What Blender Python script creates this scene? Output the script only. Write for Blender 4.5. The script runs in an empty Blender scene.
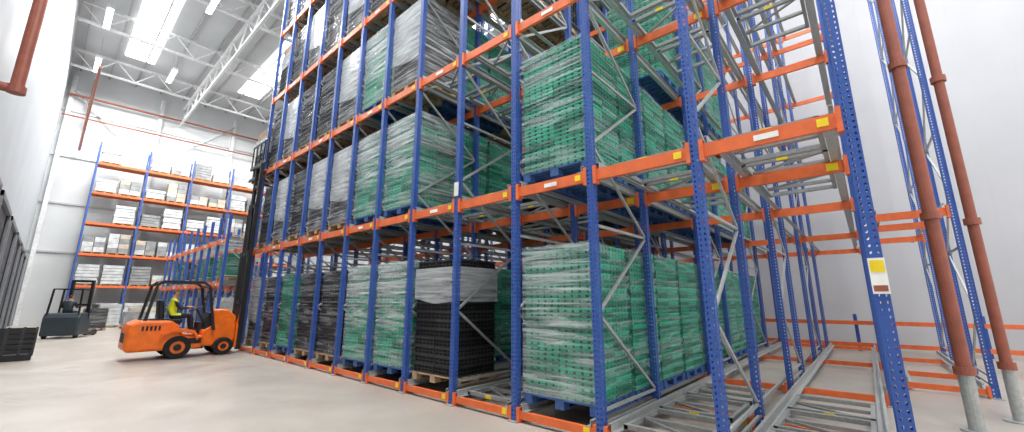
import bpy, math, random
from mathutils import Vector, noise
random.seed(7)
scene = bpy.context.scene
try:
    scene.view_settings.view_transform = 'Standard'
except Exception: pass

# ------------------------------------------------------------ materials
def s2l(c): return tuple(((v/255)/12.92 if v/255<=0.04045 else ((v/255+0.055)/1.055)**2.4) for v in c)
def newmat(name, rgb, rough=0.5, metal=0.0, nscale=6, namt=0.12, bump=0.0):
    m = bpy.data.materials.new(name); m.use_nodes = True
    nt = m.node_tree; b = nt.nodes['Principled BSDF']
    c = s2l(rgb)
    b.inputs['Roughness'].default_value = rough; b.inputs['Metallic'].default_value = metal
    tc = nt.nodes.new('ShaderNodeTexCoord'); n = nt.nodes.new('ShaderNodeTexNoise')
    n.inputs['Scale'].default_value = nscale; n.inputs['Detail'].default_value = 4
    nt.links.new(tc.outputs['Object'], n.inputs['Vector'])
    r = nt.nodes.new('ShaderNodeValToRGB')
    r.color_ramp.elements[0].position=.3; r.color_ramp.elements[1].position=.7
    r.color_ramp.elements[0].color = tuple(v*(1-namt) for v in c)+(1,)
    r.color_ramp.elements[1].color = tuple(min(1,v*(1+namt)) for v in c)+(1,)
    nt.links.new(n.outputs['Fac'], r.inputs['Fac']); nt.links.new(r.outputs['Color'], b.inputs['Base Color'])
    if bump:
        bp = nt.nodes.new('ShaderNodeBump'); bp.inputs['Strength'].default_value = bump
        nt.links.new(n.outputs['Fac'], bp.inputs['Height']); nt.links.new(bp.outputs['Normal'], b.inputs['Normal'])
    return m
def math_node(nt, op, a, b=None, c=None):
    n = nt.nodes.new('ShaderNodeMath'); n.operation = op
    for i, v in enumerate((a, b, c)):
        if v is None: continue
        if isinstance(v, (int, float)): n.inputs[i].default_value = v
        else: nt.links.new(v, n.inputs[i])
    return n.outputs[0]

BLUE = newmat('blue_paint', (52,84,156), .4)
ORANGE = newmat('orange_paint', (226,108,56), .45)
GALV = newmat('galvanised_steel', (176,178,176), .45, .35, 20)
CART = newmat('cart_grey_steel', (150,152,150), .5, .25, 20)
WHITEP = newmat('white_paint', (225,226,226), .5)
GREYP = newmat('grey_paint', (120,124,128), .5)
BLACK = newmat('black_plastic', (30,30,33), .45)
BLACK2 = newmat('black_plastic_b', (50,49,51), .5)
BLACKD = newmat('black_plastic_slot_shade', (12,12,14), .8)  # darker copy for recessed crate bodies; slot shade put into the colour
BROWNC = newmat('brown_card', (140,112,88), .8)
G1 = newmat('green_plastic_a', (22,142,110), .4)
G2 = newmat('green_plastic_b', (52,172,138), .4)
G3 = newmat('green_plastic_c', (8,112,88), .4)
GD = newmat('green_plastic_slot_shade', (5,66,52), .6)  # darkened green behind the ribs, painting the shade inside the crate slots
PBLUE = newmat('blue_pallet_wood', (60,95,150), .8, 0, 12, .3)
WOOD = newmat('pallet_wood', (176,150,118), .85, 0, 12, .3)
YEL = newmat('yellow_label', (244,212,30), .5)
LABEL = newmat('white_label', (240,240,232), .5)
RED = newmat('sprinkler_red', (150,84,66), .5)
RUBBER = newmat('tyre_rubber', (22,22,24), .8)
DARKDOOR = newmat('dock_door_dark', (62,66,72), .5)
FORKO = newmat('forklift_orange', (240,112,22), .35)
FBLK = newmat('forklift_black', (24,24,27), .45)
HIVIS = newmat('hi_vis_yellow', (222,232,40), .7)
NAVY = newmat('navy_cloth', (38,42,58), .9)
SKIN = newmat('skin', (205,150,122), .5)
HAIR = newmat('hair', (48,36,28), .7)
GREYG = newmat('wrapped_goods_grey', (198,200,200), .4, 0, 3, .25, .4)
GREYG2 = newmat('wrapped_goods_dark', (140,142,142), .4, 0, 3, .25, .4)
CREAMG = newmat('carton', (190,176,158), .8, 0, 3, .15)
MDARK = newmat('machine_slate', (50,60,66), .4)

def perforated():
    m = bpy.data.materials.new('blue_perforated_upright'); m.use_nodes=True
    nt=m.node_tree; b=nt.nodes['Principled BSDF']; out=nt.nodes['Material Output']
    b.inputs['Base Color'].default_value = s2l((52,86,160))+(1,); b.inputs['Roughness'].default_value=.4
    uv=nt.nodes.new('ShaderNodeUVMap'); sp=nt.nodes.new('ShaderNodeSeparateXYZ'); nt.links.new(uv.outputs[0],sp.inputs[0])
    fu=math_node(nt,'SUBTRACT',math_node(nt,'FRACT',math_node(nt,'DIVIDE',sp.outputs[0],.05)),.5)
    fv=math_node(nt,'SUBTRACT',math_node(nt,'FRACT',math_node(nt,'DIVIDE',sp.outputs[1],.06)),.5)
    a=math_node(nt,'POWER',math_node(nt,'ABSOLUTE',fu),2); c=math_node(nt,'POWER',math_node(nt,'ABSOLUTE',math_node(nt,'MULTIPLY',fv,.8)),2)
    d=math_node(nt,'ADD',a,c); h=math_node(nt,'LESS_THAN',d,.034)
    tr=nt.nodes.new('ShaderNodeBsdfTransparent'); mx=nt.nodes.new('ShaderNodeMixShader')
    nt.links.new(h,mx.inputs[0]); nt.links.new(b.outputs[0],mx.inputs[1]); nt.links.new(tr.outputs[0],mx.inputs[2]); nt.links.new(mx.outputs[0],out.inputs[0])
    return m
PERF = perforated()
def film(name, lo, hi, scale, fmin=.42, fmax=.72):
    m = bpy.data.materials.new(name); m.use_nodes=True
    nt=m.node_tree; b=nt.nodes['Principled BSDF']
    b.inputs['Base Color'].default_value=(.80,.83,.83,1); b.inputs['Roughness'].default_value=.14
    tc=nt.nodes.new('ShaderNodeTexCoord'); mp=nt.nodes.new('ShaderNodeMapping')
    mp.inputs['Scale'].default_value=scale; mp.inputs['Rotation'].default_value=(.25,.2,0)
    nt.links.new(tc.outputs['Object'],mp.inputs[0])
    n=nt.nodes.new('ShaderNodeTexNoise'); n.inputs['Scale'].default_value=1.0; n.inputs['Detail'].default_value=6; n.inputs['Distortion'].default_value=.6
    nt.links.new(mp.outputs[0],n.inputs['Vector'])
    mr=nt.nodes.new('ShaderNodeMapRange'); mr.inputs['From Min'].default_value=fmin; mr.inputs['From Max'].default_value=fmax
    mr.inputs['To Min'].default_value=lo; mr.inputs['To Max'].default_value=hi
    nt.links.new(n.outputs['Fac'],mr.inputs['Value']); nt.links.new(mr.outputs[0],b.inputs['Alpha'])
    bp=nt.nodes.new('ShaderNodeBump'); bp.inputs['Strength'].default_value=.45; bp.inputs['Distance'].default_value=.02
    nt.links.new(n.outputs['Fac'],bp.inputs['Height']); nt.links.new(bp.outputs[0],b.inputs['Normal'])
    return m
FILM = film('stretch_film_thin', .02, .36, (1.0,1.0,16),.47,.74)
FILMW = film('stretch_film_thick', .30, .70, (1.2,1.2,14),.35,.7)
FILMF = film('stretch_film_medium', .06, .50, (1.0,1.0,16),.42,.70)
def emis(name, col, st):
    m=bpy.data.materials.new(name); m.use_nodes=True
    b=m.node_tree.nodes['Principled BSDF']; b.inputs['Emission Color'].default_value=col+(1,); b.inputs['Emission Strength'].default_value=st
    return m
ROOFGLOW = emis('skylight_and_fill_glow',(1,1,1),5)
LEDL = emis('led_strip_glow',(1,1,1),8)

# ------------------------------------------------------------ mesh builder
class MB:
    def __init__(s): s.v=[]; s.f=[]; s.m=[]; s.uv=[]; s.mats=[]
    def mi(s,mat):
        if mat not in s.mats: s.mats.append(mat)
        return s.mats.index(mat)
    def face(s,idx,mat,uv=None):
        s.f.append(tuple(idx)); s.m.append(s.mi(mat)); s.uv.append(uv if uv else [(0,0)]*len(idx))
    def box(s,x0,x1,y0,y1,z0,z1,mat):
        b=len(s.v)
        s.v+=[(x0,y0,z0),(x1,y0,z0),(x1,y1,z0),(x0,y1,z0),(x0,y0,z1),(x1,y0,z1),(x1,y1,z1),(x0,y1,z1)]
        for q in ((0,3,2,1),(4,5,6,7),(0,1,5,4),(1,2,6,5),(2,3,7,6),(3,0,4,7)): s.face([b+i for i in q],mat)
    def bar(s,p,q,w,h,mat):
        p=Vector(p); q=Vector(q); d=(q-p).normalized()
        up=Vector((0,0,1)) if abs(d.z)<.95 else Vector((1,0,0))
        a=d.cross(up).normalized(); c=a.cross(d).normalized(); b=len(s.v)
        for e in (p,q):
            for sa,sc in ((-1,-1),(1,-1),(1,1),(-1,1)): s.v.append(tuple(e+a*sa*w/2+c*sc*h/2))
        for k in ((0,1,2,3),(7,6,5,4),(0,4,5,1),(1,5,6,2),(2,6,7,3),(3,7,4,0)): s.face([b+i for i in k],mat)
    def cyl(s,p,q,r,mat,n=14,r2=None):
        p=Vector(p); q=Vector(q); d=(q-p).normalized()
        up=Vector((0,0,1)) if abs(d.z)<.95 else Vector((1,0,0))
        a=d.cross(up).normalized(); c=a.cross(d).normalized(); b=len(s.v)
        if r2 is None: r2=r
        for e,rr in ((p,r),(q,r2)):
            for i in range(n):
                t=2*math.pi*i/n; s.v.append(tuple(e+a*math.cos(t)*rr+c*math.sin(t)*rr))
        for i in range(n):
            j=(i+1)%n; s.face((b+i,b+j,b+n+j,b+n+i),mat)
        s.face([b+i for i in range(n)][::-1],mat); s.face([b+n+i for i in range(n)],mat)
    def prism(s,prof,y0,y1,mat):
        b=len(s.v); n=len(prof)
        for y in (y0,y1):
            for (x,z) in prof: s.v.append((x,y,z))
        for i in range(n):
            j=(i+1)%n; s.face((b+i,b+j,b+n+j,b+n+i),mat)
        s.face([b+i for i in range(n)][::-1],mat); s.face([b+n+i for i in range(n)],mat)
    def upright(s,x,y,z0,z1,w=.1,d=.1,mat=None):
        mat=mat or PERF
        pr=[(x+d,y-w/2+.03),(x+d,y-w/2),(x,y-w/2),(x,y+w/2),(x+d,y+w/2),(x+d,y+w/2-.03)]
        us=[-.03,0,.1,.2,.3,.33]; b=len(s.v)
        for (px,py) in pr: s.v.append((px,py,z0))
        for (px,py) in pr: s.v.append((px,py,z1))
        for i in range(5):
            s.face((b+i,b+i+1,b+6+i+1,b+6+i),mat,[(us[i],z0),(us[i+1],z0),(us[i+1],z1),(us[i],z1)])
    def mesh(s,name):
        me=bpy.data.meshes.new(name); me.from_pydata(s.v,[],s.f)
        for m in s.mats: me.materials.append(m)
        me.polygons.foreach_set('material_index',s.m)
        uvl=me.uv_layers.new(name='UVMap'); flat=[]
        for u in s.uv:
            for p in u: flat+= [p[0],p[1]]
        uvl.data.foreach_set('uv',flat); me.update(); return me
    def obj(s,name,parent=None,loc=(0,0,0),bevel=0,rot=0,smooth=False):
        o=bpy.data.objects.new(name,s.mesh(name)); scene.collection.objects.link(o); o.location=loc
        o.rotation_euler[2]=rot
        if parent: o.parent=parent
        if bevel:
            md=o.modifiers.new('bevel','BEVEL'); md.width=bevel; md.segments=2; md.limit_method='ANGLE'
        if smooth:
            for p in o.data.polygons: p.use_smooth=True
        return o
def empty(name,loc=(0,0,0)):
    e=bpy.data.objects.new(name,None); scene.collection.objects.link(e); e.location=loc; return e

# ------------------------------------------------------------ dims
D=4.6; Y0=-.10; P=1.355; NB=12
def UY(n): return Y0+P*n
XB=20.2; XL=-1.25; YE=43.0; YN=-9.0; ZC=19.0
LEV=[.10,3.32,6.22,9.10,11.98]
FR=[4.6,6.3,9.1,10.8,13.6,15.3,18.0]

# ------------------------------------------------------------ room
fm=bpy.data.materials.new('polished_concrete'); fm.use_nodes=True
nt=fm.node_tree; b=nt.nodes['Principled BSDF']
tc=nt.nodes.new('ShaderNodeTexCoord'); n1=nt.nodes.new('ShaderNodeTexNoise'); n1.inputs['Scale'].default_value=.5; n1.inputs['Detail'].default_value=9
nt.links.new(tc.outputs['Object'],n1.inputs[0])
r=nt.nodes.new('ShaderNodeValToRGB'); r.color_ramp.elements[0].position=.3; r.color_ramp.elements[1].position=.7
r.color_ramp.elements[0].color=s2l((158,150,140))+(1,); r.color_ramp.elements[1].color=s2l((182,174,164))+(1,)
nt.links.new(n1.outputs['Fac'],r.inputs[0]); nt.links.new(r.outputs[0],b.inputs['Base Color'])
n2=nt.nodes.new('ShaderNodeTexNoise'); n2.inputs['Scale'].default_value=1.6; n2.inputs['Detail'].default_value=6; nt.links.new(tc.outputs['Object'],n2.inputs[0])
mr=nt.nodes.new('ShaderNodeMapRange'); mr.inputs['To Min'].default_value=.22; mr.inputs['To Max'].default_value=.5
nt.links.new(n2.outputs['Fac'],mr.inputs['Value']); nt.links.new(mr.outputs[0],b.inputs['Roughness'])
m=MB(); m.box(XL-.3,XB+.3,YN,YE+.3,-.2,0,fm); m.obj('floor')

def cladding(name,rgb,axis,pitch,strength=.35):
    m=newmat(name,rgb,.55,0,.6,.04); nt=m.node_tree; b=nt.nodes['Principled BSDF']
    tc=nt.nodes.new('ShaderNodeTexCoord'); sp=nt.nodes.new('ShaderNodeSeparateXYZ'); nt.links.new(tc.outputs['Object'],sp.inputs[0])
    f=math_node(nt,'FRACT',math_node(nt,'DIVIDE',sp.outputs[axis],pitch)); g=math_node(nt,'GREATER_THAN',f,.03)
    bp=nt.nodes.new('ShaderNodeBump'); bp.inputs['Strength'].default_value=strength; bp.inputs['Distance'].default_value=.02
    nt.links.new(g,bp.inputs['Height']); nt.links.new(bp.outputs[0],b.inputs['Normal']); return m
WALLB=cladding('wall_panel_grey',(188,188,191),1,1.2)
WALLE=cladding('wall_panel_white',(208,210,210),2,1.0)
WALLL=cladding('wall_panel_left',(186,192,196),2,1.2)
CEIL=cladding('roof_deck',(196,200,202),1,.5,.6)
m=MB(); m.box(XB,XB+.2,YN,YE+.2,0,ZC,WALLB); m.obj('wall_back')
m=MB(); m.box(XL-.2,XB+.2,YE,YE+.2,0,ZC,WALLE); m.obj('wall_far')
doors=[(12+5.2*i,16+5.2*i) for i in range(6)]
m=MB(); HD=4.4
m.box(XL-.2,XL,YN,YE,0,ZC,WALLL); m.obj('wall_left')
for i,(a,c) in enumerate(doors):
    m=MB()
    for k in range(8): m.box(XL+.005,XL+.05,a,c,k*.55,k*.55+.53,DARKDOOR)
    m.box(XL+.005,XL+.08,a,a+.08,0,HD,FBLK); m.box(XL+.005,XL+.08,c-.08,c,0,HD,FBLK)
    m.obj('door_%d'%(i+1))
    m=MB(); m.box(XL,XL+.14,a-.2,a,0,HD+.15,GREYP); m.box(XL,XL+.14,c,c+.2,0,HD+.15,GREYP); m.box(XL,XL+.14,a-.2,c+.2,HD,HD+.15,GREYP)
    m.obj('trim_%d'%(i+1))
m=MB(); m.box(XL-.2,XB+.2,YN,YE+.2,ZC,ZC+.2,CEIL); m.obj('ceiling')
roof_strips=[(1.2,2.8,27,38),(1.2,2.8,6,20),(8.2,9.8,27,38),(8.2,9.8,6,20),(15,16.6,27,38),(15,16.6,6,20),(8,9.6,-8,1),(15,16.6,-8,1),(1.2,2.8,-8,1)]  # first strip is the actual skylight; the others are added for light
for i,(x0,x1,y0,y1) in enumerate(roof_strips):
    m=MB(); m.box(x0,x1,y0,y1,ZC-.05,ZC-.01,ROOFGLOW)
    for k in range(int((y1-y0)//2)+1): m.box(x0,x1,y0+k*2,y0+k*2+.06,ZC-.09,ZC-.05,WHITEP)
    m.obj('skylight_and_fill_%d'%(i+1))
m=MB()
for yy in [-3,4,11,18,25,32,39]:
    z1=ZC-.3; z0=ZC-1.5
    m.bar((XL,yy,z1),(XB,yy,z1),.14,.14,WHITEP); m.bar((XL,yy,z0),(XB,yy,z0),.14,.14,WHITEP)
    xx=XL; k=0
    while xx<XB-1.1:
        m.bar((xx,yy,z0 if k%2 else z1),(xx+1.1,yy,z1 if k%2 else z0),.07,.07,WHITEP); xx+=1.1;k+=1
m.obj('roof_trusses')
m=MB(); x=XL+.5
while x<XB:
    m.box(x-.04,x+.04,YN,YE,ZC-.22,ZC-.05,GALV); x+=1.55
m.obj('roof_purlins')
m=MB(); z0=ZC-2.6; z1=ZC-1.2
for xx0 in (5.5,):
    m.bar((xx0,6,z1),(xx0,YE,z1),.14,.14,WHITEP); m.bar((xx0,6,z0),(xx0,YE,z0),.14,.14,WHITEP)
    yv=6; k=0
    while yv<YE-1.4:
        m.bar((xx0,yv,z0 if k%2 else z1),(xx0,yv+1.4,z1 if k%2 else z0),.07,.07,WHITEP); yv+=1.4;k+=1
m.obj('lattice_girder')
for (xx,y0,y1) in ((.0,29,31.5),(3.6,23,25.5),(3.6,34,36.5),(.0,36,38.5),(0,20,22.5)):
    m=MB(); m.box(xx-.15,xx+.15,y0,y1,ZC-1.75,ZC-1.6,WHITEP); m.box(xx-.12,xx+.12,y0+.03,y1-.03,ZC-1.77,ZC-1.75,LEDL)
    m.bar((xx,y0+.3,ZC-1.6),(xx,y0+.3,ZC-.1),.02,.02,GALV); m.bar((xx,y1-.3,ZC-1.6),(xx,y1-.3,ZC-.1),.02,.02,GALV)
    m.obj('strip_light')
m=MB()
for xx in (-.9,4.2,9.4,14.6,19.6): m.box(xx-.12,xx+.12,YE-.3,YE,0,ZC-.8,WHITEP)
for z in (5,8.5,12,15.5): m.box(XL,XB,YE-.12,YE,z-.06,z+.06,GALV)
m.bar((-.8,YE-.35,17),(4.2,YE-.35,12.2),.1,.1,GALV); m.bar((9.4,YE-.35,17.5),(4.2,YE-.35,12.4),.1,.1,GALV)
m.obj('wall_steelwork')
m=MB()
m.cyl((XL+.1,YE-.6,16.6),(XB-1,YE-.6,16.9),.08,RED); m.cyl((0.1,YE-.6,12.5),(0.1,YE-.6,18.2),.08,RED)
m.cyl((XL+.1,YE-.8,14.9),(XB-1,YE-.8,15.1),.06,RED)
m.cyl((0.1,YE-.6,12.5),(0.1,26,12.5),.06,RED)
m.obj('sprinkler_main_pipe')
m=MB(); m.cyl((-1.0,12.4,5.9),(-1.0,12.4,ZC-.02),.10,RED); m.cyl((-1.0,12.4,5.9),(-1.0,12.4,5.75),.14,RED); m.cyl((-1.0,12.4,5.83),(-1.24,12.4,5.83),.09,RED)
m.cyl((-1.0,12.4,8.2),(-1.0,12.4,8.35),.14,RED)
m.obj('sprinkler_drop_pipe')
for (px,py,rr) in ((8.2,-.85,.08),(9.2,-1.38,.065)):
    m=MB(); m.cyl((px,py,.0),(px,py,.02),.16,GALV); m.cyl((px,py,.02),(px,py,.7),rr,GALV,16); m.cyl((px,py,.7),(px,py,18.6),rr,RED,16)
    for z in (.7,2.8,5.2,7.5,10): m.cyl((px,py,z),(px,py,z+.1),rr+.03,RED,16)
    m.obj('sprinkler_riser_pipe')

# ------------------------------------------------------------ racking
def racking(name,ys,levels,top,frames,front_labels=True):
    root=empty(name)
    up=MB(); be=MB(); ra=MB(); br=MB(); lb=MB()
    for n,yy in enumerate(ys):
        for k,fx in enumerate(frames):
            up.upright(fx,yy,.02,top)
            br.box(fx-.05,fx+.15,yy-.08,yy+.08,0,.02,GALV)
        for k in range(0,len(frames)-1,2):
            xa=frames[k]+.08; xb=frames[k+1]+.02; z=.35; s=0
            step=1.15
            br.bar((xa,yy,.2),(xb,yy,.2),.035,.035,GALV)
            while z+step<top:
                br.bar((xa if s%2 else xb,yy,z),(xb if s%2 else xa,yy,z+step),.03,.04,GALV)
                if s%2==0: br.bar((xa,yy,z),(xb,yy,z),.03,.04,GALV)
                z+=step; s+=1
    for n in range(len(ys)-1):
        ya=ys[n]+.05; yb=ys[n+1]-.05
        for li,z in enumerate(levels):
            h=.10 if li==0 else .15
            for k,fx in enumerate(frames):
                if k>1 and k%2==1 : continue
                be.box(fx+.02,fx+.07,ya,yb,z-h/2,z+h/2,ORANGE)
                be.box(fx-.008,fx+.09,ya,ya+.045,z-h/2-.05,z+h/2+.05,ORANGE)
                be.box(fx-.008,fx+.09,yb-.045,yb,z-h/2-.05,z+h/2+.05,ORANGE)
            x0=frames[0]+.02; x1=frames[-1]+.12
            for ry in (ya+.09,yb-.09):
                s=1 if ry<(ya+yb)/2 else -1
                ra.box(x0,x1,ry-.004,ry+.004,z+h/2,z+h/2+.09,GALV)
                ra.box(x0,x1,min(ry,ry+s*.07),max(ry,ry+s*.07),z+h/2+.001,z+h/2+.008,GALV)
                ra.box(x0,x1,min(ry,ry-s*.04),max(ry,ry-s*.04),z+h/2+.082,z+h/2+.09,GALV)
            if front_labels:
                fx=frames[0]+.018
                lb.box(fx-.006,fx,ya+.10,ya+.19,z-.035,z+.045,YEL)
                if li and n%2==0: lb.box(fx-.006,fx,ya+.5,ya+.72,z-.03,z+.03,LABEL)
                if n<3:
                    fx2=frames[1]+.018; lb.box(fx2-.006,fx2,ya+.10,ya+.22,z-.045,z+.05,YEL)
    up.obj('uprights',root); be.obj('beams',root); ra.obj('rails',root); br.obj('bracing',root)
    if front_labels: lb.obj('bay_labels',root)
    return root
racking('pallet_racking',[UY(n) for n in range(NB+1)],LEV,14.6,FR)
racking('pallet_racking',[UY(-1),UY(0)-.14],LEV[:2],14.6,[11.0,12.7,15.5,17.2],front_labels=False)
def cart_mesh():
    m=MB(); L=1.0; W=.92; z=.0
    for yy in (-W/2,W/2-.05): m.box(0,L,yy,yy+.05,z,z+.06,CART)
    for xx in (0,L-.06): m.box(xx,xx+.06,-W/2,W/2,z+.01,z+.065,CART)
    m.box(.47,.53,-W/2,W/2,z+.01,z+.055,CART)
    m.bar((.03,-W/2+.03,.03),(.5,W/2-.03,.03),.03,.03,CART)
    m.box(-.006,.0,-.06,.06,z+.01,z+.06,YEL)
    return m.mesh('pushback_cart')
CM=cart_mesh()
for lev in (0,1,2):
    for bay in ((0,1,3) if lev==0 else (0,1,3,4)):
        for s in range(3):
            h=.10 if lev==0 else .15
            o=bpy.data.objects.new('pushback_cart',CM); scene.collection.objects.link(o)
            o.location=(D+.18+s*1.12,(UY(bay)+UY(bay+1))/2,LEV[lev]+h/2+.009)
m=MB()
m.box(18.3,18.36,-5.5,6,.85,.98,ORANGE); m.box(18.3,18.36,-5.5,6,.14,.27,ORANGE)
for yy in (-5.4,-2.5,.4,3.2,5.9): m.upright(18.36,yy,0,1.2,mat=BLUE)
m.obj('rack_end_barrier')
m=MB(); m.box(D-.02,D-.012,UY(0)-.055,UY(0)+.055,1.72,2.02,LABEL); m.box(D-.024,D-.0201,UY(0)-.045,UY(0)+.045,1.9,2.0,YEL); m.box(D-.024,D-.0201,UY(0)-.045,UY(0)+.045,1.74,1.79,RED)
m.box(D-.012,D,UY(0)-.02,UY(0)+.02,1.74,2.0,LABEL)
m.obj('rack_load_notice')
m=MB(); m.box(D-.02,D-.001,UY(4)-.05,UY(4)+.05,3.5,3.75,LABEL); m.obj('rack_load_notice')
racking('low_pallet_racking',[19.6+P*n for n in range(10)],[.1,2.3,4.1],5.2,[4.6,6.0,7.6,9.0])

# ------------------------------------------------------------ pallet loads
def add_pallet(m,mat,dx=1.0,dy=1.2):
    for yy in (-dy/2,-.07,dy/2-.14): m.box(0,dx,yy,yy+.14,0,.02,mat)
    for yy in (-dy/2,-.07,dy/2-.14):
        for xx in (0,dx/2-.07,dx-.14): m.box(xx,xx+.14,yy,yy+.14,.02,.11,mat)
    for k in range(6):
        xx=k*(dx-.13)/5; m.box(xx,xx+.13,-dy/2,dy/2,.11,.135,mat)
def add_film(m,z0,z1,mat,seed,dx=1.0,dy=1.2,amp=.008,ragged=.0,sides='all',off=.0):
    pts=[]; nA=14; nB=12
    for i in range(nA): pts.append((0,-dy/2+dy*i/nA,-1,0))
    for i in range(nB): pts.append((dx*i/nB,dy/2,0,1))
    for i in range(nA): pts.append((dx,dy/2-dy*i/nA,1,0))
    for i in range(nB): pts.append((dx-dx*i/nB,-dy/2,0,-1))
    N=len(pts); R=20; b=len(m.v)
    for j in range(R+1):
        for i,(x,y,nx,ny) in enumerate(pts):
            z=z0+(z1-z0)*j/R
            if ragged: z+=ragged*(1-j/R)*(noise.noise(Vector((x*1.5+seed,y*1.5,0)))+(y+x)*.25)
            o=.010+off+amp*abs(noise.noise(Vector((x*4+seed,y*4,z*3))))+.003*noise.noise(Vector((x*13,y*13+seed,z*9)))
            cx=(x-dx/2)/(dx/2); cy=y/(dy/2)
            m.v.append((x+ (nx if nx else cx*abs(cx)**6)*o, y+(ny if ny else cy*abs(cy)**6)*o, z))
    for j in range(R):
        for i in range(N):
            if sides=='front' and not (i<nA): continue
            k=(i+1)%N; m.face((b+j*N+i,b+j*N+k,b+(j+1)*N+k,b+(j+1)*N+i),mat)
def load_mesh(name,kind,ztop,filmspec,seed,pal=None,top=False):
    rnd=random.Random(seed); m=MB()
    add_pallet(m,pal or PBLUE)
    z=.14
    green=kind=='green'
    lh=.066 if green else .155
    while z+lh<=ztop+.001:
        sx=rnd.uniform(-.005,.005); sy=rnd.uniform(-.005,.005)
        for ix in range(2):
            for iy in range(2):
                x0=.01+ix*.49+sx+rnd.uniform(-.004,.004); x1=x0+.485; y0=-.59+iy*.59+sy+rnd.uniform(-.004,.004); y1=y0+.585
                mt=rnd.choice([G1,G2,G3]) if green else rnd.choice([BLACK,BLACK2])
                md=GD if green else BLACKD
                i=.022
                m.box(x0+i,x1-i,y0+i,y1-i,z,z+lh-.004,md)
                m.box(x0,x1,y0,y1,z+lh*(.55 if green else .80),z+lh-.003,mt)
                if not green: m.box(x0+.006,x1-.006,y0+.006,y1-.006,z,z+.022,mt)
                if not green: m.box(x0+.01,x1-.01,y0+.01,y1-.01,z+.066,z+.08,mt)
                zr=z+lh*.7; nr=5 if green else 6
                for k in range(nr):
                    w=.078 if green else .018
                    yy=y0+.01+(y1-y0-.02-w)*k/(nr-1); xx=x0+.01+(x1-x0-.02-w)*k/(nr-1)
                    if ix==0: m.box(x0+.008,x0+.03,yy,yy+w,z,zr,mt)
                    if ix==1: m.box(x1-.03,x1-.008,yy,yy+w,z,zr,mt)
                    if iy==0: m.box(xx,xx+w,y0+.008,y0+.03,z,zr,mt)
        z+=lh
    if name.endswith('mixed'):
        m.box(.03,.97,-.57,.57,z,z+.35,BROWNC)
    for q,spec in enumerate(filmspec):
        a,c,mat,rg=spec[:4]
        add_film(m,.14+(z-.14)*a,.14+(z-.14)*c,mat,seed*3.1,ragged=rg,sides=spec[4] if len(spec)>4 else 'all',off=.005*q)
    if top:
        b=len(m.v); n=16
        for j in range(5):
            for i in range(n+1):
                y=-.6+1.2*i/n; s=j/4
                m.v.append((-.02+.45*s, y, z+.015+.09*abs(noise.noise(Vector((i*.45,j*.8,seed))))*(1 if j else .3)))
        for j in range(4):
            for i in range(n):
                a=b+j*(n+1)+i; m.face((a,a+1,a+n+2,a+n+1),FILMF)
    return m.mesh(name)
HT=2.3
M={}
M['G']=load_mesh('green_crates','green',HT-.1,[(.0,1.01,FILM,.0)],1)
M['GW']=load_mesh('green_crates_wrapped','green',HT-.1,[(.0,1.01,FILMF,.0),(.4,1.01,FILMF,.1,'front'),(.6,1.01,FILMF,.1)],2)
M['GF']=load_mesh('green_crates_front','green',HT-.1,[(.0,1.01,FILM,.0),(.0,1.01,FILMF,.0,'front')],9,top=True)
M['GN']=load_mesh('green_crates_b','green',2.14,[(.0,1.01,FILM,.0)],3)
M['GNF']=load_mesh('green_crates_c','green',2.14,[(.0,1.01,FILM,.0),(.0,1.01,FILM,.0,'front')],10,top=True)
M['B']=load_mesh('black_crates','black',HT-.1,[(.62,.93,FILMW,.12)],4,WOOD)
M['BP']=load_mesh('black_crates_plain','black',HT-.1,[(.0,1.0,FILM,.0,'front')],14,WOOD)
M['BB']=load_mesh('black_crates_b','black',HT-.1,[(.0,1.0,FILM,.0)],5,WOOD)
M['BW']=load_mesh('black_crates_wrapped','black',HT-.1,[(.0,1.01,FILMF,.0),(.3,1.01,FILMW,.1,'front'),(.4,1.01,FILMF,.1)],6,WOOD)
M['BM']=load_mesh('black_crates_mixed','black',1.7,[(.6,1.0,FILMW,.1)],8,WOOD)
def put(key,bay,lev,slot):
    h=.10 if lev==0 else .15
    z=LEV[lev]+h/2+.092
    x=D+.14+slot*1.08
    nm='pallet_of_green_crates' if key[0]=='G' else 'pallet_of_black_crates'
    o=bpy.data.objects.new(nm,M[key]); scene.collection.objects.link(o)
    o.location=(x,(UY(bay)+UY(bay+1))/2+random.uniform(-.01,.01),z)
lay={
0:{2:('GF',10,'G'),4:('B',1,'B'),5:('GW',3,'G'),6:('GW',3,'G'),7:('BP',3,'BP'),8:('BP',2,'BP'),9:('G',2,'G'),10:('BB',2,'BP'),11:('BW',2,'BP')},
1:{2:('GNF',10,'GN'),5:('GW',3,'G'),6:('GW',3,'G'),7:('BW',3,'BB'),8:('BW',2,'BP'),9:('BB',2,'BP'),10:('BW',2,'BP'),11:('BP',2,'BP')},
2:{5:('BW',3,'G'),6:('GW',2,'G'),7:('BW',3,'G'),8:('BB',2,'BP'),9:('BP',2,'BP'),10:('BW',2,'BP'),11:('BP',2,'BP')},
3:{4:('BW',3,'BP'),5:('BW',2,'BP'),6:('BB',2,'BP'),7:('BW',2,'BP'),8:('BP',2,'BP'),9:('BW',2,'BP'),10:('BP',2,'BP'),11:('BM',2,'BP')},
4:{6:('BW',2,'BP'),7:('BP',2,'BP'),8:('BW',2,'BP'),9:('BP',2,'BP'),10:('BW',2,'BP'),11:('BP',1,'BP')}}
for lev,dd in lay.items():
    for bay,(k,n,kb) in dd.items():
        for s in range(n): put(k if s==0 else kb,bay,lev,s)
for s in range(3,9): put('G',2,2,s)
for s in range(5,9):
    put('BP',4,0,s); put('BP',4,1,s); put('G',4,2,s); put('G',6,1,s); put('BP',6,0,s); put('BP',3,2,s)
for s in range(3,8):
    put('BP',5,0,s); put('BP',5,1,s); put('BP',5,2,s); put('BP',4,3,s)

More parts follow.
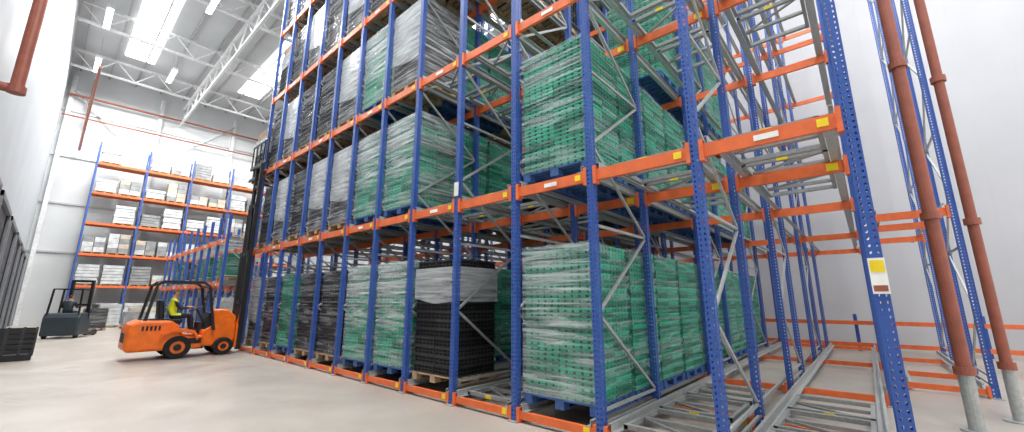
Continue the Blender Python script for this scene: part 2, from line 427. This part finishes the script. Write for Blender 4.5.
for n in range(9):
    for z,hh in ((.25,1.6),(2.47,1.3)):
        if random.random()<.75:
            m=MB(); add_pallet(m,WOOD); h1=hh*random.uniform(.7,1); mt=random.choice([BLACK,GREYG,G3,BLACK]); q=.14
            while q<h1: m.box(.03,.97,-.55,.55,q,q+.19,mt); q+=.2
            add_film(m,.14,q,FILM,n)
            m.obj('wrapped_pallet',None,(4.75,19.6+P*(n+.5),z-.01))

# ------------------------------------------------------------ far storage racks
root=empty('storage_rack')
fl=[2.6,4.8,7.0,9.2,11.4]; X0=1.1; bw=2.75; YR=40.6
up=MB(); be=MB()
for n in range(6):
    xx=X0+bw*n
    for yy in (YR,YR+1.1): up.box(xx-.05,xx+.05,yy,yy+.1,0,13.0,BLUE)
    z=.4;s=0
    while z<12.4:
        up.bar((xx,YR+.1 if s%2 else YR+1.1,z),(xx,YR+1.1 if s%2 else YR+.1,z+1),.04,.04,GALV); z+=1; s+=1
for n in range(5):
    xa=X0+bw*n+.05; xb=X0+bw*(n+1)-.05
    for z in fl:
        be.box(xa,xb,YR,YR+.06,z-.09,z+.07,ORANGE); be.box(xa,xb,YR+1.14,YR+1.2,z-.09,z+.07,ORANGE)
        be.box(xa,xb,YR+.06,YR+1.14,z+.04,z+.07,WOOD)
up.obj('frames',root); be.obj('beams',root)
rnd=random.Random(5)
for z in [0]+fl:
    zz=z+.075 if z else 0
    for n in range(5):
        m=MB(); x=X0+bw*n+.12
        for k in range(2):
            if rnd.random()<.12: continue
            w=1.15; xx=x+k*1.27; hmax=rnd.uniform(.8,1.6)
            for q in range(3): m.box(xx+q*.5,xx+q*.5+.14,YR+.15,YR+1.05,zz,zz+.1,WOOD)
            m.box(xx,xx+w,YR+.12,YR+1.08,zz+.1,zz+.13,WOOD)
            t=rnd.random()
            if t<.75:
                mt=rnd.choice([GREYG,GREYG,GREYG2])
                for q in range(int(hmax/.22)):
                    j=rnd.uniform(0,.05)
                    m.box(xx+j,xx+w-j,YR+.14+j,YR+1.06-j,zz+.13+q*.22,zz+.13+q*.22+.2,mt)
            else:
                for a in range(2):
                    for q in range(int(hmax/.35)):
                        m.box(xx+a*.58,xx+a*.58+.55,YR+.16,YR+1.0,zz+.13+q*.35,zz+.13+q*.35+.34,rnd.choice([CREAMG,GREYG,GREYG2]))
        if m.v: m.obj('stored_goods',None,(0,0,0),bevel=.04)

# ------------------------------------------------------------ forklift
FK=(1.65,16.0,0)
fk=empty('articulated_forklift',FK)
m=MB()
m.prism([(0,.35),(.05,.25),(1.75,.25),(1.75,.62),(1.25,.66),(1.1,.95),(.95,1.08),(.25,1.1),(.06,1.0),(0,.8)],-.62,.62,FORKO)
m.obj('counterweight_body',fk,bevel=.07)
m=MB()
m.box(1.15,1.7,-.63,-.62,.4,.56,FBLK)
for k in range(5): m.box(.3+k*.09,.35+k*.09,-.628,-.618,.82,.95,FBLK)
for k in range(5): m.box(-.006,.0,-.35+k*.16,-.26+k*.16,.5,.75,FBLK)
m.box(.3,.9,-.4,.4,1.1,1.13,FBLK)
m.obj('vents_and_step',fk)
m=MB()
m.prism([(1.72,.3),(2.55,.22),(2.62,.5),(2.6,1.15),(2.35,1.38),(2.05,1.38),(1.95,.9),(1.72,.75)],-.42,.42,FORKO)
m.obj('front_chassis',fk,bevel=.05)
m=MB(); m.cyl((1.75,0,.2),(1.75,0,1.0),.16,FBLK,20); m.obj('pivot',fk)
def wheel(x,y,r,w,nm):
    m=MB(); n=28; b=len(m.v)
    prof=[(r*.55,-w/2),(r*.93,-w/2),(r,-w*.35),(r,w*.35),(r*.93,w/2),(r*.55,w/2)]
    for i in range(n):
        t=2*math.pi*i/n
        for (rr,yy) in prof: m.v.append((rr*math.cos(t),yy,rr*math.sin(t)))
    for i in range(n):
        j=(i+1)%n
        for k in range(5): m.face((b+i*6+k,b+j*6+k,b+j*6+k+1,b+i*6+k+1),RUBBER)
    m.cyl((0,-w*.38,0),(0,w*.38,0),r*.57,FORKO,20); m.cyl((0,-w*.48,0),(0,w*.48,0),r*.3,FBLK,12)
    m.obj(nm,fk,(x,y,r))
wheel(1.15,-.56,.32,.24,'wheel_rear_1'); wheel(1.15,.56,.32,.24,'wheel_rear_2')
wheel(2.3,-.5,.26,.2,'wheel_front_1'); wheel(2.3,.5,.26,.2,'wheel_front_2')
m=MB(); m.prism([(.72,.5),(.8,.68),(1.0,.76),(1.3,.76),(1.5,.68),(1.58,.5),(1.62,.6),(1.5,.78),(1.3,.84),(1.0,.84),(.74,.72)],-.72,-.45,FORKO); m.obj('fender',fk)
m=MB()
for s in (-.52,.52):
    pts=[(.35,s,1.05),(.5,s*.95,2.1),(.62,s*.93,2.2),(1.6,s*.93,2.2),(1.75,s*.95,2.08),(2.0,s,.75)]
    for a,c in zip(pts,pts[1:]): m.bar(a,c,.07,.07,FBLK)
for k in range(8):
    xx=.6+k*.145; m.bar((xx,-.48,2.2),(xx,.48,2.2),.035,.05,FBLK)
m.bar((.5,-.48,2.1),(.5,.48,2.1),.06,.06,FBLK); m.bar((1.75,-.48,2.08),(1.75,.48,2.08),.06,.06,FBLK)
m.obj('overhead_guard',fk)
m=MB(); m.box(.75,1.25,-.26,.26,.98,1.12,FBLK); m.prism([(.68,1.1),(.82,1.1),(.74,1.68),(.62,1.68)],-.24,.24,FBLK); m.obj('seat',fk,bevel=.04)
m=MB(); m.bar((1.85,0,.9),(1.6,0,1.38),.06,.06,FBLK)
c=Vector((1.58,0,1.4)); ax=Vector((-.46,0,.89)).normalized(); a1=Vector((0,1,0)); a2=ax.cross(a1)
P_=[c+a1*math.cos(t*math.pi/8)*.17+a2*math.sin(t*math.pi/8)*.17 for t in range(16)]
for i in range(16): m.cyl(P_[i],P_[(i+1)%16],.014,FBLK,8)
m.bar(P_[0],P_[8],.02,.02,FBLK)
m.prism([(1.75,.6),(2.0,.6),(1.95,1.25),(1.85,1.28)],-.4,.4,FBLK); m.obj('steering_column',fk)
m=MB()
for s in (-.38,.38):
    m.box(2.68,2.82,s-.05,s+.05,.12,3.3,FBLK); m.box(2.72,2.84,s*.82-.04,s*.82+.04,.5,5.0,FBLK); m.box(2.75,2.86,s*.66-.03,s*.66+.03,2.4,6.5,FBLK)
    m.cyl((2.7,s*.45,.3),(2.7,s*.45,4.6),.04,FBLK,10)
for z in (.25,1.6,3.2): m.box(2.68,2.76,-.4,.4,z-.07,z+.07,FBLK)
for z in (3.6,4.9): m.box(2.72,2.8,-.34,.34,z-.06,z+.06,FBLK)
for z in (5.6,6.42): m.box(2.75,2.83,-.27,.27,z-.06,z+.06,FBLK)
m.cyl((2.71,.05,.3),(2.71,.05,5.6),.025,FBLK,8); m.cyl((2.71,-.05,.3),(2.71,-.05,5.6),.025,FBLK,8)
m.bar((2.6,-.3,.6),(2.75,-.3,1.2),.08,.08,FORKO); m.bar((2.6,.3,.6),(2.75,.3,1.2),.08,.08,FORKO)
m.box(2.62,2.68,-.42,.42,.2,.9,FORKO)
m.obj('mast',fk)
m=MB(); zf=6.3
for z in (zf-.2,zf+.25): m.box(2.87,2.93,-.35,1.4,z,z+.1,FBLK)
for yy in (.6,1.2): m.box(2.94,2.99,yy-.06,yy+.06,zf-.22,zf+.35,FBLK); m.box(2.94,4.0,yy-.06,yy+.06,zf-.25,zf-.21,FBLK)
for yy in (-.3,.1,.5,.9,1.3): m.box(2.88,2.92,yy,yy+.04,zf+.3,zf+1.2,FBLK)
m.box(2.88,2.92,-.3,1.34,zf+1.15,zf+1.2,FBLK)
m.obj('fork_carriage',fk)
o=bpy.data.objects.new('pallet_of_black_crates',M['BM']); scene.collection.objects.link(o); o.location=(4.66,16.95,6.3-.2)

# ------------------------------------------------------------ people
def person(name,loc,rz=0,vest=None):
    vest=vest or HIVIS
    V=[];E=[];R=[]
    def add(p,r,par=None):
        V.append(p);R.append(r)
        if par is not None:E.append((par,len(V)-1))
        return len(V)-1
    pel=add((0,0,.12),.14); sp=add((-.02,0,.33),.14,pel); ch=add((0,0,.52),.16,sp); nk=add((.02,0,.66),.058,ch)
    h1=add((.035,0,.74),.075,nk); h2=add((.03,0,.82),.095,h1); h3=add((.02,0,.88),.075,h2)
    add((.125,0,.80),.018,h2)
    for s in (1,-1):
        sh=add((0,.19*s,.56),.07,ch); el=add((.14,.25*s,.33),.047,sh); wr=add((.37,.17*s,.36),.03,el); pa=add((.43,.155*s,.385),.035,wr)
        for k in range(4):
            oy=(k-1.5)*.018
            f1=add((.475-abs(k-1.2)*.004,.155*s+oy,.395),.009,pa); f2=add((.50,.155*s+oy,.38),.008,f1); add((.495,.155*s+oy,.36),.007,f2)
        t=add((.43,.155*s-.04*s,.385),.011,pa); add((.465,.155*s-.05*s,.385),.009,t)
        hp=add((.06,.1*s,.10),.10,pel); kn=add((.46,.15*s,.13),.068,hp); an=add((.52,.15*s,-.30),.045,kn); add((.66,.15*s,-.34),.04,an)
    me=bpy.data.meshes.new(name); me.from_pydata(V,E,[])
    o=bpy.data.objects.new(name,me); scene.collection.objects.link(o)
    sk=o.modifiers.new('skin','SKIN'); ss=o.modifiers.new('sub','SUBSURF'); ss.levels=2; ss.render_levels=2
    for i,sv in enumerate(me.skin_vertices[0].data): sv.radius=(R[i],R[i]); sv.use_root=(i==0)
    dg=bpy.context.evaluated_depsgraph_get(); dg.update()
    nm=bpy.data.meshes.new_from_object(o.evaluated_get(dg)); o.modifiers.clear(); o.data=nm; nm.materials.clear()
    for mm in (vest,NAVY,SKIN,HAIR): nm.materials.append(mm)
    for p in nm.polygons:
        c=p.center; p.use_smooth=True
        if c.z>.84 or (c.z>.76 and c.x<.0): k=3
        elif c.z>.64: k=2
        elif c.x>.36 and c.z>.3: k=2
        elif c.z>.15 and (abs(c.y)<.2) and c.x<.2: k=0
        elif c.z>.3: k=0 if abs(c.y)<.24 and c.x<.1 else 1
        else: k=1
        p.material_index=k
    o.location=loc; o.rotation_euler[2]=rz
    m=MB()
    for s in (1,-1):
        m.cyl((.118,.032*s,.825),(.125,.032*s,.825),.011,FBLK,8); m.box(.015,.045,.09*s-.008,.09*s+.008,.785,.835,SKIN)
    m.box(.112,.122,-.025,.025,.765,.772,RED)
    m.obj('face',o)
    return o
person('forklift_operator',(FK[0]+1.0,FK[1],1.08))

# ------------------------------------------------------------ reach truck far left
rt=empty('reach_truck',(.9,27.6,0))
m=MB(); m.prism([(-.6,.12),(.6,.12),(.6,.75),(.3,.85),(.2,1.1),(-.5,1.1),(-.6,.9)],-.6,.6,MDARK); m.obj('body',rt,bevel=.05)
m=MB()
for x,y in ((-.52,-.52),(.5,-.52),(-.52,.52),(.5,.52)): m.bar((x,y,.8),(x*.9,y*.9,2.15),.06,.06,FBLK)
for k in range(6): m.bar((-.47,-.45+.18*k,2.15),(.45,-.45+.18*k,2.15),.04,.04,FBLK)
m.bar((-.47,-.47,2.15),(-.47,.47,2.15),.05,.05,FBLK); m.bar((.45,-.47,2.15),(.45,.47,2.15),.05,.05,FBLK); m.obj('overhead_guard',rt)
m=MB()
for s in (-.35,.35): m.box(.75,.9,s-.05,s+.05,.08,2.6,FBLK); m.box(.6,1.7,s*1.4-.06,s*1.4+.06,.05,.2,FBLK)
for z in (.3,1.4,2.5): m.box(.75,.82,-.35,.35,z,z+.1,FBLK)
for s in (-.2,.2): m.box(.95,1.9,s-.05,s+.05,.22,.26,GALV)
m.obj('mast',rt)
m=MB()
for x,y in ((-.35,-.5),(-.35,.5),(1.5,-.49),(1.5,.49)): m.cyl((x,y-.05,.14),(x,y+.05,.14),.14,RUBBER,16)
m.obj('wheels',rt)
rt.rotation_euler[2]=1.2
person('reach_truck_operator',(.85,27.5,1.0),rz=1.2,vest=MDARK)

rnd=random.Random(11)
for (x,y,h,mt) in ((2.4,36,1.3,GREYG),(3.8,36.4,1.0,CREAMG),(5.2,36,1.5,BLACK),(3.3,33.5,.9,GREYG2),(2.2,38.3,1.4,BLACK),(6.2,34,1.2,GREYG),(1.6,33,1.1,BLACK)):
    m=MB(); add_pallet(m,WOOD); q=.14
    while q<h: m.box(.03,.97,-.56,.56,q,q+.2,mt); q+=.215
    add_film(m,.14,q,FILM,x); m.obj('wrapped_pallet',None,(x,y,0))
m=MB()
for s in (-.55,.0,.55): m.box(-.4,.4,s-.05,s+.05,0,.12,BLACK)
m.box(-.42,.42,-.6,.6,.12,.17,BLACK)
for k in range(5):
    z=.17+k*.14
    m.box(-.42,-.39,-.6,.6,z+.02,z+.12,BLACK); m.box(.39,.42,-.6,.6,z+.02,z+.12,BLACK); m.box(-.42,.42,-.6,-.57,z+.02,z+.12,BLACK); m.box(-.42,.42,.57,.6,z+.02,z+.12,BLACK)
for x in (-.4,.4):
    for y in (-.58,-.2,.2,.58): m.box(x-.025,x+.025,y-.03,y+.03,.17,.87,BLACK2)
for x in (-.15,.15):
    for y in (-.585,.585): m.box(x-.03,x+.03,y-.02,y+.02,.17,.87,BLACK2)
m.obj('black_pallet_box',None,(-.35,18.7,0))

# ------------------------------------------------------------ lights
def area(name,loc,sx,sy,power,rot=(0,0,0),col=(1,1,1)):
    l=bpy.data.lights.new(name,'AREA'); l.shape='RECTANGLE'; l.size=sx; l.size_y=sy; l.energy=power; l.color=col
    o=bpy.data.objects.new(name,l); scene.collection.objects.link(o); o.location=loc; o.rotation_euler=rot; return o
K=.68
for yy in (-4,4,13,22,31,38): area('added_area_light',(1.7,yy,ZC-1.7),2.0,3,1500*K)  # area lamps here and below are added to light the hall, without fixtures
for xx in (8,14):
    for yy in (-5,1,): area('added_area_light',(xx,yy,ZC-1.7),2,3,750*K)
area('added_area_light',(8,24,ZC-1.7),3,3,1500*K); area('added_area_light',(8,36,ZC-1.7),3,3,2000*K); area('added_area_light',(12,12,ZC-1.7),3,6,800*K)
w=bpy.data.worlds.new('world'); scene.world=w; w.use_nodes=True
bg=w.node_tree.nodes['Background']; bg.inputs[0].default_value=(.97,.98,1,1); bg.inputs[1].default_value=1.25

cam=bpy.data.cameras.new('camera'); co=bpy.data.objects.new('camera',cam); scene.collection.objects.link(co)
co.location=(0,0,1.67); cam.sensor_width=36; cam.lens=400/1024*36
co.rotation_euler=(math.radians(90+11.86),0,math.radians(-49.0)); cam.clip_end=200; cam.clip_start=.05
scene.camera=co
